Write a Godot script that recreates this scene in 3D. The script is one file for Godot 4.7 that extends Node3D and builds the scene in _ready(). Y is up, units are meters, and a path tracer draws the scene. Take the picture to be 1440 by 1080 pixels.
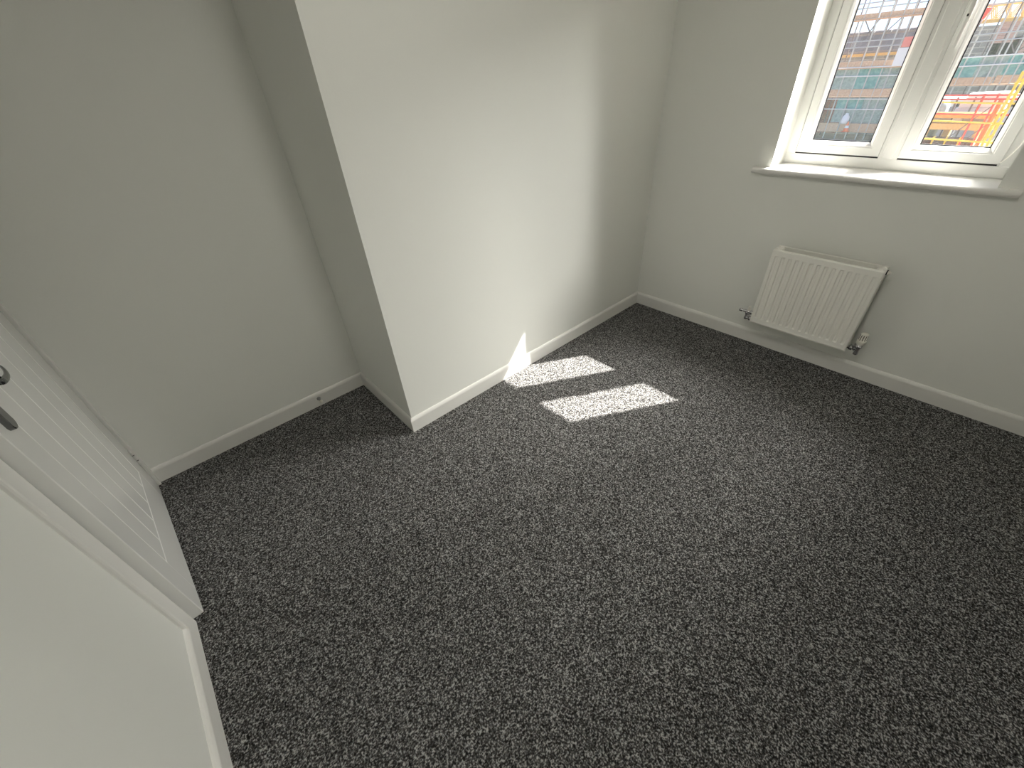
extends Node3D

# ---------------------------------------------------------------- room sizes (metres)
const STEP_Z := 2.012      # where the boxed-in wall ends and the alcove starts
const ALC_X := -0.595      # face of the alcove wall
const BACK_Z := 3.100      # face of the wall with the door
const EAST_X := 2.400
const CEIL_Y := 2.350
const WX0 := 0.684         # window opening
const WX1 := 1.545
const WY0 := 0.966
const WY1 := 2.045
const SK_H := 0.086
const SK_T := 0.013

var mats := {}
var rng := RandomNumberGenerator.new()


func _ready() -> void:
	rng.seed = 7
	_camera_and_light()
	_materials()
	_room_shell()
	_baseboards()
	_door()
	_window()
	_radiator()
	_door_stop()
	_ceiling_lamp()
	_outside()


# ---------------------------------------------------------------- camera, sky, sun, exposure
func _camera_and_light() -> void:
	var cam := Camera3D.new()
	cam.name = "camera"
	cam.fov = 86.7
	cam.near = 0.02
	cam.far = 400.0
	var right := Vector3(0.67050613, -0.05772299, -0.73965505)
	var down := Vector3(0.41947388, -0.79281946, 0.44213004)
	var fwd := Vector3(-0.61193398, -0.60671687, -0.50737701)
	cam.transform = Transform3D(Basis(right, -down, -fwd).orthonormalized(), Vector3(1.568, 1.4762, 2.6193))
	add_child(cam)

	var env := Environment.new()
	env.background_mode = Environment.BG_SKY
	var sm := ProceduralSkyMaterial.new()
	sm.sky_top_color = Color(0.36, 0.55, 0.86)
	sm.sky_horizon_color = Color(0.84, 0.91, 0.98)
	sm.sky_curve = 0.16
	sm.ground_horizon_color = Color(0.62, 0.60, 0.56)
	sm.ground_bottom_color = Color(0.40, 0.37, 0.33)
	sm.sky_energy_multiplier = 1.35
	var sky := Sky.new()
	sky.sky_material = sm
	env.sky = sky
	env.background_energy_multiplier = 1.0
	env.tonemap_mode = Environment.TONE_MAPPER_LINEAR
	env.tonemap_exposure = 1.0
	env.sdfgi_enabled = true
	env.ssao_enabled = true
	env.ssil_enabled = true
	var we := WorldEnvironment.new()
	we.name = "world_environment"
	we.environment = env
	add_child(we)

	var sun := DirectionalLight3D.new()
	sun.name = "sun"
	sun.light_color = Color(1.0, 0.985, 0.955)
	sun.light_energy = 10.5
	sun.light_angular_distance = 0.6
	sun.shadow_enabled = true
	sun.sky_mode = DirectionalLight3D.SKY_MODE_LIGHT_ONLY
	add_child(sun)
	sun.look_at_from_position(Vector3.ZERO, Vector3(-0.570, -1.210, 1.0), Vector3.UP)

	# bright sky round the sun, as a broad lamp out beyond the window, high up
	var day := AreaLight3D.new()
	day.name = "window_daylight"
	day.area_size = Vector2(1.9, 2.5)
	day.area_normalize_energy = true
	day.light_energy = 142.0
	day.light_color = Color(1.0, 0.99, 0.96)
	day.shadow_enabled = true
	add_child(day)
	day.look_at_from_position(Vector3(1.98, 3.4, -1.95), Vector3(1.115, 1.5, -0.2), Vector3.UP)


# ---------------------------------------------------------------- mesh helpers
func st_new(smooth := false) -> SurfaceTool:
	var st := SurfaceTool.new()
	st.begin(Mesh.PRIMITIVE_TRIANGLES)
	st.set_smooth_group(0 if smooth else -1)
	return st


func tri(st: SurfaceTool, a: Vector3, b: Vector3, c: Vector3, out: Vector3) -> void:
	if (a - c).cross(a - b).dot(out) < 0.0:
		var t := b
		b = c
		c = t
	st.add_vertex(a)
	st.add_vertex(b)
	st.add_vertex(c)


func quad(st: SurfaceTool, a: Vector3, b: Vector3, c: Vector3, d: Vector3, out: Vector3) -> void:
	tri(st, a, b, c, out)
	tri(st, a, c, d, out)


# loft between two convex loops, with caps
func loft(st: SurfaceTool, la: PackedVector3Array, lb: PackedVector3Array, caps := true) -> void:
	var n := la.size()
	var ca := Vector3.ZERO
	var cb := Vector3.ZERO
	for i in n:
		ca += la[i] / n
		cb += lb[i] / n
	for i in n:
		var j := (i + 1) % n
		var mid := (la[i] + la[j] + lb[i] + lb[j]) / 4.0
		var u := (la[j] - la[i])
		if u.length() < 1e-7:
			u = lb[j] - lb[i]
		var nn := u.cross((lb[i] + lb[j] - la[i] - la[j]) * 0.5)
		if nn.dot(mid - (ca + cb) * 0.5) < 0.0:
			nn = -nn
		quad(st, la[i], la[j], lb[j], lb[i], nn)
	if caps:
		for i in range(1, n - 1):
			tri(st, la[0], la[i], la[i + 1], ca - cb)
			tri(st, lb[0], lb[i], lb[i + 1], cb - ca)


func box(st: SurfaceTool, lo: Vector3, hi: Vector3) -> void:
	loft(st, PackedVector3Array([Vector3(lo.x, lo.y, lo.z), Vector3(hi.x, lo.y, lo.z), Vector3(hi.x, lo.y, hi.z), Vector3(lo.x, lo.y, hi.z)]),
		PackedVector3Array([Vector3(lo.x, hi.y, lo.z), Vector3(hi.x, hi.y, lo.z), Vector3(hi.x, hi.y, hi.z), Vector3(lo.x, hi.y, hi.z)]))


# box with every edge chamfered by b
func cbox(st: SurfaceTool, lo: Vector3, hi: Vector3, b: float) -> void:
	var c := (lo + hi) * 0.5
	var h := (hi - lo) * 0.5
	b = minf(b, minf(h.x, minf(h.y, h.z)) * 0.9)
	var s := [-1.0, 1.0]
	for k in 3:
		var i := (k + 1) % 3
		var j := (k + 2) % 3
		for sk in s:
			var p := []
			for q in [[-1.0, -1.0], [1.0, -1.0], [1.0, 1.0], [-1.0, 1.0]]:
				var v := Vector3.ZERO
				v[k] = sk * h[k]
				v[i] = q[0] * (h[i] - b)
				v[j] = q[1] * (h[j] - b)
				p.append(c + v)
			var o := Vector3.ZERO
			o[k] = sk
			quad(st, p[0], p[1], p[2], p[3], o)
		# edges along k
		for si in s:
			for sj in s:
				var o2 := Vector3.ZERO
				o2[i] = si
				o2[j] = sj
				var e := []
				for q in [[-1.0, 0], [1.0, 0], [1.0, 1], [-1.0, 1]]:
					var v := Vector3.ZERO
					v[k] = q[0] * (h[k] - b)
					v[i] = si * (h[i] - (b if q[1] == 0 else 0.0))
					v[j] = sj * (h[j] - (0.0 if q[1] == 0 else b))
					e.append(c + v)
				quad(st, e[0], e[1], e[2], e[3], o2)
	for sx in s:
		for sy in s:
			for sz in s:
				var o3 := Vector3(sx, sy, sz)
				var a0 := c + o3 * Vector3(h.x, h.y - b, h.z - b)
				var a1 := c + o3 * Vector3(h.x - b, h.y, h.z - b)
				var a2 := c + o3 * Vector3(h.x - b, h.y - b, h.z)
				tri(st, a0, a1, a2, o3)


func ring(at: Vector3, dir: Vector3, r: float, n: int) -> PackedVector3Array:
	var w := dir.normalized()
	var u := w.cross(Vector3.UP if absf(w.y) < 0.9 else Vector3.RIGHT).normalized()
	var v := w.cross(u)
	var out := PackedVector3Array()
	for i in n:
		var a := TAU * i / n
		out.append(at + (u * cos(a) + v * sin(a)) * r)
	return out


func tube(st: SurfaceTool, a: Vector3, b: Vector3, r: float, n := 8) -> void:
	loft(st, ring(a, b - a, r, n), ring(b, b - a, r, n))


# lathe along the line from a in direction d; prof = [[distance, radius], ...]
func lathe(st: SurfaceTool, a: Vector3, d: Vector3, prof: Array, n := 16) -> void:
	d = d.normalized()
	for k in prof.size() - 1:
		var p: Array = prof[k]
		var q: Array = prof[k + 1]
		var la := ring(a + d * p[0], d, maxf(p[1], 0.00005), n)
		var lb := ring(a + d * q[0], d, maxf(q[1], 0.00005), n)
		for i in n:
			var j := (i + 1) % n
			var o: Vector3 = (la[i] + la[j] + lb[i] + lb[j]) / 4.0 - (a + d * (p[0] + q[0]) * 0.5)
			o = o - d * o.dot(d)
			var slope := Vector2(q[0] - p[0], q[1] - p[1])
			var nn := o.normalized() * slope.x - d * slope.y
			quad(st, la[i], la[j], lb[j], lb[i], nn)


func commit(st: SurfaceTool) -> ArrayMesh:
	st.generate_normals()
	return st.commit()


func mi(called: String, st: SurfaceTool, m: Material, parent: Node = null) -> MeshInstance3D:
	var o := MeshInstance3D.new()
	o.name = called
	o.mesh = commit(st)
	o.material_override = null
	o.set_surface_override_material(0, m)
	(parent if parent else self).add_child(o, true)
	return o


func tag(o: Node, label: String, category: String, group := "") -> void:
	o.set_meta("label", label)
	o.set_meta("category", category)
	if group != "":
		o.set_meta("group", group)


func thing(called: String, label: String, category: String, at := Vector3.ZERO, group := "") -> Node3D:
	var o := Node3D.new()
	o.name = called
	o.position = at
	tag(o, label, category, group)
	add_child(o, true)
	return o


func structure(o: Node, label: String, category: String) -> Node:
	o.set_meta("kind", "structure")
	tag(o, label, category)
	return o


# ---------------------------------------------------------------- materials
func plain(c: Color, rough := 0.6, metal := 0.0, spec := 0.5) -> StandardMaterial3D:
	var m := StandardMaterial3D.new()
	m.albedo_color = c
	m.roughness = rough
	m.metallic = metal
	m.metallic_specular = spec
	return m


func speckle_image(n: int, seed_: int) -> PackedFloat32Array:
	# tileable grain: random values softened once
	var r := RandomNumberGenerator.new()
	r.seed = seed_
	var a := PackedFloat32Array()
	a.resize(n * n)
	for i in n * n:
		a[i] = r.randf()
	var b := PackedFloat32Array()
	b.resize(n * n)
	for y in n:
		var y0 := ((y + n - 1) % n) * n
		var y1 := y * n
		var y2 := ((y + 1) % n) * n
		for x in n:
			var l := (x + n - 1) % n
			var g := (x + 1) % n
			b[y1 + x] = (a[y1 + x] * 2.0 + a[y1 + l] + a[y1 + g] + a[y0 + x] + a[y2 + x]) / 6.0
	return b


func carpet_material() -> StandardMaterial3D:
	var n := 1024
	var s := speckle_image(n, 11)
	var low := FastNoiseLite.new()
	low.seed = 3
	low.frequency = 0.03
	var bytes := PackedByteArray()
	bytes.resize(n * n * 3)
	var hb := PackedByteArray()
	hb.resize(n * n)
	var r := RandomNumberGenerator.new()
	r.seed = 5
	for i in n * n:
		var v := clampf((s[i] - 0.5) * 2.6 + 0.5, 0.0, 1.0)
		hb[i] = int(v * 255.0)
		# dark charcoal yarn with scattered pale grey fibres
		var g := lerpf(0.12, 0.56, v)
		if v > 0.8:
			g += 0.15
		var t := r.randf_range(-0.012, 0.012)
		bytes[i * 3] = int(clampf(g + t + 0.004, 0, 1) * 255.0)
		bytes[i * 3 + 1] = int(clampf(g, 0, 1) * 255.0)
		bytes[i * 3 + 2] = int(clampf(g - t - 0.004, 0, 1) * 255.0)
	var img := Image.create_from_data(n, n, false, Image.FORMAT_RGB8, bytes)
	var himg := Image.create_from_data(n, n, false, Image.FORMAT_L8, hb)
	himg.convert(Image.FORMAT_RGBA8)
	himg.bump_map_to_normal_map(3.0)
	var m := StandardMaterial3D.new()
	m.albedo_texture = ImageTexture.create_from_image(img)
	m.normal_enabled = true
	m.normal_texture = ImageTexture.create_from_image(himg)
	m.normal_scale = 0.6
	m.roughness = 0.95
	m.metallic_specular = 0.1
	m.uv1_triplanar = true
	m.uv1_world_triplanar = true
	m.uv1_scale = Vector3.ONE * 0.60
	return m


func noise_tex(freq: float, seed_: int, c0: Color, c1: Color, normal := false, size := 512, cell := false) -> NoiseTexture2D:
	var f := FastNoiseLite.new()
	f.seed = seed_
	f.frequency = freq
	if cell:
		f.noise_type = FastNoiseLite.TYPE_CELLULAR
	var t := NoiseTexture2D.new()
	t.width = size
	t.height = size
	t.seamless = true
	t.noise = f
	if normal:
		t.as_normal_map = true
		t.bump_strength = 2.0
	else:
		var g := Gradient.new()
		g.set_color(0, c0)
		g.set_color(1, c1)
		t.color_ramp = g
	return t


func wall_paint(c: Color) -> StandardMaterial3D:
	var m := plain(c, 0.75, 0.0, 0.35)
	m.normal_enabled = true
	m.normal_texture = noise_tex(0.09, 21, Color.BLACK, Color.WHITE, true)
	m.normal_scale = 0.06
	m.uv1_triplanar = true
	m.uv1_world_triplanar = true
	m.uv1_scale = Vector3.ONE * 2.2
	return m


func textured(c0: Color, c1: Color, freq: float, scale: float, seed_: int, rough := 0.85) -> StandardMaterial3D:
	var m := StandardMaterial3D.new()
	m.albedo_texture = noise_tex(freq, seed_, c0, c1, false, 256)
	m.roughness = rough
	m.uv1_triplanar = true
	m.uv1_world_triplanar = true
	m.uv1_scale = Vector3.ONE * scale
	return m


# courses of bricks or blocks, w x h metres each, for walls too far off to build them singly
func coursed(face: Color, vary: float, joint: Color, w: float, h: float, seed_: int) -> StandardMaterial3D:
	var nx := 8
	var ny := 16
	var px := 32
	var py := 16
	var im := Image.create(nx * px, ny * py, false, Image.FORMAT_RGB8)
	im.fill(joint)
	var r := RandomNumberGenerator.new()
	r.seed = seed_
	for j in ny:
		for i in nx:
			var k := r.randf_range(-vary, vary)
			var c := Color(face.r + k, face.g + k, face.b + k * 0.8)
			var x0 := i * px + (px / 2 if j % 2 else 0)
			im.fill_rect(Rect2i(x0 + 1, j * py + 1, px - 2, py - 3), c)
			if x0 + px > nx * px:
				im.fill_rect(Rect2i(x0 + 1 - nx * px, j * py + 1, px - 2, py - 3), c)
	var m := StandardMaterial3D.new()
	m.albedo_texture = ImageTexture.create_from_image(im)
	m.roughness = 0.9
	m.uv1_triplanar = true
	m.uv1_world_triplanar = true
	m.uv1_scale = Vector3(1.0 / (nx * w), 1.0 / (ny * h), 1.0 / (nx * w))
	return m


func _materials() -> void:
	mats.wall = wall_paint(Color(0.930, 0.932, 0.908))
	mats.ceiling = plain(Color(0.95, 0.95, 0.94), 0.9)
	mats.gloss = plain(Color(0.915, 0.91, 0.89), 0.32, 0.0, 0.45)
	mats.door = plain(Color(0.905, 0.905, 0.89), 0.16, 0.0, 0.4)
	mats.upvc = plain(Color(0.93, 0.93, 0.915), 0.25, 0.0, 0.5)
	mats.gasket = plain(Color(0.045, 0.045, 0.05), 0.6)
	mats.radiator = plain(Color(0.955, 0.95, 0.92), 0.3, 0.0, 0.5)
	mats.chrome = plain(Color(0.80, 0.80, 0.81), 0.12, 1.0)
	mats.steel = plain(Color(0.62, 0.62, 0.62), 0.3, 1.0)
	mats.nickel = plain(Color(0.50, 0.50, 0.50), 0.16, 1.0)
	mats.dark = plain(Color(0.05, 0.05, 0.05), 0.7)
	mats.plastic = plain(Color(0.93, 0.92, 0.88), 0.4)
	mats.carpet = carpet_material()
	var g := StandardMaterial3D.new()
	g.transparency = BaseMaterial3D.TRANSPARENCY_ALPHA
	g.albedo_color = Color(0.95, 1.0, 0.98, 0.05)
	g.roughness = 0.02
	g.metallic_specular = 0.5
	mats.glass = g


# ---------------------------------------------------------------- room shell
func _room_shell() -> void:
	var st := st_new()
	box(st, Vector3(-1.0, -0.12, -0.34), Vector3(EAST_X + 0.2, 0.0, BACK_Z + 0.3))
	structure(mi("floor", st, mats.carpet), "dark charcoal speckled carpet floor", "floor")

	st = st_new()
	box(st, Vector3(-1.0, CEIL_Y, -0.34), Vector3(EAST_X + 0.2, CEIL_Y + 0.15, BACK_Z + 0.3))
	structure(mi("ceiling", st, mats.ceiling), "white ceiling above the room", "ceiling")

	# left wall: boxed-in projection nearer the window, then the alcove
	st = st_new()
	box(st, Vector3(-1.0, 0, 0.0), Vector3(0.0, CEIL_Y, STEP_Z))
	structure(mi("wall_west", st, mats.wall), "pale boxed-in wall left of the window, its corner jutting into the room", "wall")
	st = st_new()
	box(st, Vector3(-1.0, 0, STEP_Z), Vector3(ALC_X, CEIL_Y, BACK_Z))
	structure(mi("wall_alcove", st, mats.wall), "shaded wall at the back of the alcove beside the door", "wall")

	# window wall, inner leaf round the opening, outer leaf of brick
	st = st_new()
	box(st, Vector3(-1.0, 0, -0.24), Vector3(WX0, CEIL_Y, 0))
	box(st, Vector3(WX1, 0, -0.24), Vector3(EAST_X + 0.2, CEIL_Y, 0))
	box(st, Vector3(WX0, 0, -0.24), Vector3(WX1, WY0, 0))
	box(st, Vector3(WX0, WY1, -0.24), Vector3(WX1, CEIL_Y, 0))
	structure(mi("wall_north", st, mats.wall), "pale wall with the window and the radiator", "wall")
	st = st_new()
	box(st, Vector3(-1.0, -2.7, -0.34), Vector3(0.655, CEIL_Y, -0.241))
	box(st, Vector3(1.60, -2.7, -0.34), Vector3(EAST_X + 0.2, CEIL_Y, -0.241))
	box(st, Vector3(0.655, -2.7, -0.34), Vector3(1.60, 0.93, -0.241))
	box(st, Vector3(0.655, 2.145, -0.34), Vector3(1.60, CEIL_Y, -0.241))
	structure(mi("wall_facade", st, coursed(Color(0.52, 0.33, 0.25), 0.05, Color(0.62, 0.58, 0.52), 0.225, 0.075, 4)), "brick outer leaf of the window wall", "wall")

	st = st_new()
	box(st, Vector3(EAST_X, 0, 0), Vector3(EAST_X + 0.2, CEIL_Y, BACK_Z))
	structure(mi("wall_east", st, mats.wall), "pale wall to the right of the camera", "wall")

	# wall with the door opening, closed behind by the landing wall
	var ox0 := -0.560
	var ox1 := 0.290
	var oy := 2.0
	st = st_new()
	box(st, Vector3(-1.0, 0, BACK_Z), Vector3(ox0, CEIL_Y, BACK_Z + 0.12))
	box(st, Vector3(ox1, 0, BACK_Z), Vector3(EAST_X + 0.2, CEIL_Y, BACK_Z + 0.12))
	box(st, Vector3(ox0, oy, BACK_Z), Vector3(ox1, CEIL_Y, BACK_Z + 0.12))
	structure(mi("wall_south", st, mats.wall), "pale wall beside the door, nearest the camera at lower left", "wall")
	st = st_new()
	box(st, Vector3(-1.0, 0, BACK_Z + 0.125), Vector3(EAST_X + 0.2, CEIL_Y, BACK_Z + 0.3))
	structure(mi("wall_landing", st, mats.wall), "wall closing the doorway behind the door", "wall")


# run of baseboard from a to b; inward = direction into the room; ea/eb = how each end is mitred (+1 longer with offset, -1 shorter, 0 square)
func base_run(called: String, a: Vector3, b: Vector3, inward: Vector3, ea: float, eb: float, label: String) -> void:
	var prof := [[0.0, 0.0], [SK_T, 0.0], [SK_T, 0.070], [SK_T - 0.0015, 0.0755], [SK_T - 0.0045, 0.081], [SK_T - 0.0085, 0.0850], [0.0, SK_H]]
	var d := (b - a).normalized()
	var la := PackedVector3Array()
	var lb := PackedVector3Array()
	for p in prof:
		la.append(a + inward * p[0] + Vector3.UP * p[1] - d * ea * p[0])
		lb.append(b + inward * p[0] + Vector3.UP * p[1] + d * eb * p[0])
	var st := st_new()
	loft(st, la, lb)
	structure(mi(called, st, mats.gloss), label, "baseboard")


func _baseboards() -> void:
	base_run("baseboard_north", Vector3(0, 0, 0), Vector3(EAST_X, 0, 0), Vector3(0, 0, 1), -1, -1, "white baseboard along the window wall under the radiator")
	base_run("baseboard_west", Vector3(0, 0, 0), Vector3(0, 0, STEP_Z), Vector3(1, 0, 0), -1, 1, "white baseboard along the boxed-in wall where the sun patch touches it")
	base_run("baseboard_step", Vector3(0, 0, STEP_Z), Vector3(ALC_X, 0, STEP_Z), Vector3(0, 0, 1), 1, -1, "short white baseboard on the step between boxed-in wall and alcove")
	base_run("baseboard_alcove", Vector3(ALC_X, 0, STEP_Z), Vector3(ALC_X, 0, BACK_Z - 0.013), Vector3(1, 0, 0), -1, 0, "white baseboard along the alcove wall with the door stop")
	base_run("baseboard_south", Vector3(0.362, 0, BACK_Z), Vector3(EAST_X, 0, BACK_Z), Vector3(0, 0, -1), 0, -1, "white baseboard on the wall right of the door")
	base_run("baseboard_east", Vector3(EAST_X, 0, 0), Vector3(EAST_X, 0, BACK_Z), Vector3(-1, 0, 0), -1, -1, "white baseboard along the right-hand wall")


# ---------------------------------------------------------------- door
func architrave(called: String, x0: float, x1: float, outer_sign: float, parent: Node) -> void:
	# face towards the room with eased edges; the outer edge is more rounded
	var z0 := BACK_Z
	var zf := BACK_Z - SK_T
	var xi := x0 if outer_sign > 0 else x1
	var xo := x1 if outer_sign > 0 else x0
	var s := outer_sign
	var pts := [[xi, z0], [xi, zf + 0.002], [xi + s * 0.002, zf], [xo - s * 0.006, zf], [xo - s * 0.002, zf + 0.002], [xo, zf + 0.006], [xo, z0]]
	if absf(xo - xi) < 0.03:
		pts = [[xi, z0], [xi, zf + 0.002], [xi + s * 0.002, zf], [xo, zf], [xo, z0]]
	var la := PackedVector3Array()
	var lb := PackedVector3Array()
	for p in pts:
		la.append(Vector3(p[0], 0, p[1]))
		lb.append(Vector3(p[0], 2.05, p[1]))
	var st := st_new()
	loft(st, la, lb)
	mi(called, st, mats.gloss, parent)


func _door() -> void:
	# frame: lining and architraves, fixed to the wall
	var fr := Node3D.new()
	fr.name = "trim_1"
	add_child(fr, true)
	structure(fr, "white door frame round the panelled door in the alcove", "door frame")
	architrave("architrave", 0.2875, 0.362, 1.0, fr)
	architrave("architrave", ALC_X + 0.0005, -0.564, -1.0, fr)
	var st := st_new()
	box(st, Vector3(ALC_X + 0.0005, 1.99, BACK_Z - SK_T), Vector3(0.362, 2.052, BACK_Z))
	mi("head_architrave", st, mats.gloss, fr)
	st = st_new()
	box(st, Vector3(0.286, 0, BACK_Z), Vector3(0.2899, 2.0, BACK_Z + 0.12))
	box(st, Vector3(-0.5599, 0, BACK_Z), Vector3(-0.558, 2.0, BACK_Z + 0.12))
	box(st, Vector3(-0.558, 1.994, BACK_Z), Vector3(0.286, 1.9999, BACK_Z + 0.12))
	mi("lining", st, mats.gloss, fr)

	# leaf, hung at the alcove side and standing a few degrees ajar
	var d := Node3D.new()
	d.name = "door_1"
	d.position = Vector3(-0.556, 0.0, 3.096)
	var t := Vector3(0.281, 0, 3.056) - Vector3(-0.556, 0, 3.096)
	d.rotation.y = atan2(-t.z, t.x)      # local x runs along the leaf, local -z faces the room
	add_child(d, true)
	structure(d, "white cottage door with vertical grooved boards and a chrome lever, slightly ajar", "door")
	var w := 0.838
	var y0 := 0.010
	var y1 := 1.985
	var th := 0.036
	var gx := [0.122, 0.241, 0.360, 0.479, 0.598, 0.717]
	var gy0 := 0.200
	var gy1 := 1.80
	st = st_new()
	box(st, Vector3(0.001, y0 + 0.001, 0.006), Vector3(w - 0.001, y1 - 0.001, th - 0.001))
	mi("core", st, mats.door, d)
	# stiles and rails stand proud of the grooves
	for s in [[0.0, gx[0] - 0.002, y0, y1], [gx[5] + 0.002, w, y0, y1]]:
		st = st_new()
		cbox(st, Vector3(s[0], s[2], 0.0), Vector3(s[1], s[3], th), 0.0022)
		mi("stile", st, mats.door, d)
	for s in [[y0, gy0 - 0.002], [gy1 + 0.002, y1]]:
		st = st_new()
		cbox(st, Vector3(gx[0] - 0.0042, s[0], 0.0), Vector3(gx[5] + 0.0042, s[1], th), 0.0022)
		mi("rail", st, mats.door, d)
	for k in 5:
		st = st_new()
		cbox(st, Vector3(gx[k] + 0.0015, gy0 + 0.001, 0.0004), Vector3(gx[k + 1] - 0.0015, gy1 - 0.001, 0.012), 0.0030)
		mi("board", st, mats.door, d)
	# butt hinge: knuckles with dark gaps
	for hy in [0.20, 1.0, 1.76]:
		st = st_new()
		tube(st, Vector3(0.005, hy - 0.045, -0.004), Vector3(0.005, hy + 0.045, -0.004), 0.0045, 10)
		var h := mi("hinge", st, mats.dark, d)
		for k in 3:
			st = st_new(true)
			var a: float = hy - 0.047 + k * 0.0325
			lathe(st, Vector3(0.005, a, -0.004), Vector3.UP, [[0.0, 0.0], [0.0, 0.0058], [0.0285, 0.0058], [0.0285, 0.0]], 12)
			mi("knuckle", st, mats.gloss, h)
	# lever handle on a round-ended back plate
	var hx := 0.770
	st = st_new()
	var la := PackedVector3Array()
	var lb := PackedVector3Array()
	var lc := PackedVector3Array()
	for k in 24:
		var a := TAU * k / 24.0
		var cy := 1.035 if sin(a) >= 0 else 0.888
		la.append(Vector3(hx + cos(a) * 0.0215, cy + sin(a) * 0.0215, 0.0))
		lb.append(Vector3(hx + cos(a) * 0.0215, cy + sin(a) * 0.0215, -0.010))
		lc.append(Vector3(hx + cos(a) * 0.0190, cy + sin(a) * 0.0200, -0.0115))
	loft(st, la, lb, false)
	loft(st, lb, lc)
	var hd := mi("door_handle", st, mats.nickel, d)
	hd.set_meta("label", "chrome lever handle on a round-ended plate")
	st = st_new(true)
	lathe(st, Vector3(hx, 0.985, -0.008), Vector3(0, 0, -1), [[0.0, 0.013], [0.006, 0.011], [0.035, 0.0095], [0.046, 0.0095]], 16)
	mi("spindle_neck", st, mats.nickel, hd)
	st = st_new(true)
	var prev := PackedVector3Array()
	for k in 13:
		var u := k / 12.0
		var c := Vector3(hx + 0.010 - u * 0.126, 0.985 - 0.010 * sin(u * PI) , -0.050 - 0.004 * sin(u * PI) + 0.010 * pow(u, 4))
		var ry := 0.0095 * (1.0 - 0.45 * u) * (0.12 if k == 12 else (0.72 if k == 11 or k == 0 else 1.0))
		var rz := 0.0070 * (1.0 - 0.70 * u) * (0.12 if k == 12 else (0.72 if k == 11 or k == 0 else 1.0))
		var cur := PackedVector3Array()
		for i in 12:
			var a := TAU * i / 12.0
			cur.append(c + Vector3(0, cos(a) * ry, sin(a) * rz))
		if k > 0:
			loft(st, prev, cur, k == 1 or k == 12)
		prev = cur
	mi("lever", st, mats.nickel, hd)


# ---------------------------------------------------------------- window
# rectangular ring between an outer and an inner rectangle (x0,y0,x1,y1) with a profile of depths: the four members are mitred
func ring_frame(st: SurfaceTool, o: Array, w: float, prof: Array) -> void:
	# prof: [[inset 0..1 of w, z], ...] closed convex-ish profile
	var cs := []
	for p in prof:
		var k: float = p[0] * w
		cs.append([Vector3(o[0] + k, o[1] + k, p[1]), Vector3(o[2] - k, o[1] + k, p[1]), Vector3(o[2] - k, o[3] - k, p[1]), Vector3(o[0] + k, o[3] - k, p[1])])
	for e in 4:
		var la := PackedVector3Array()
		var lb := PackedVector3Array()
		for c in cs:
			la.append(c[e])
			lb.append(c[(e + 1) % 4])
		loft(st, la, lb, false)


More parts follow.
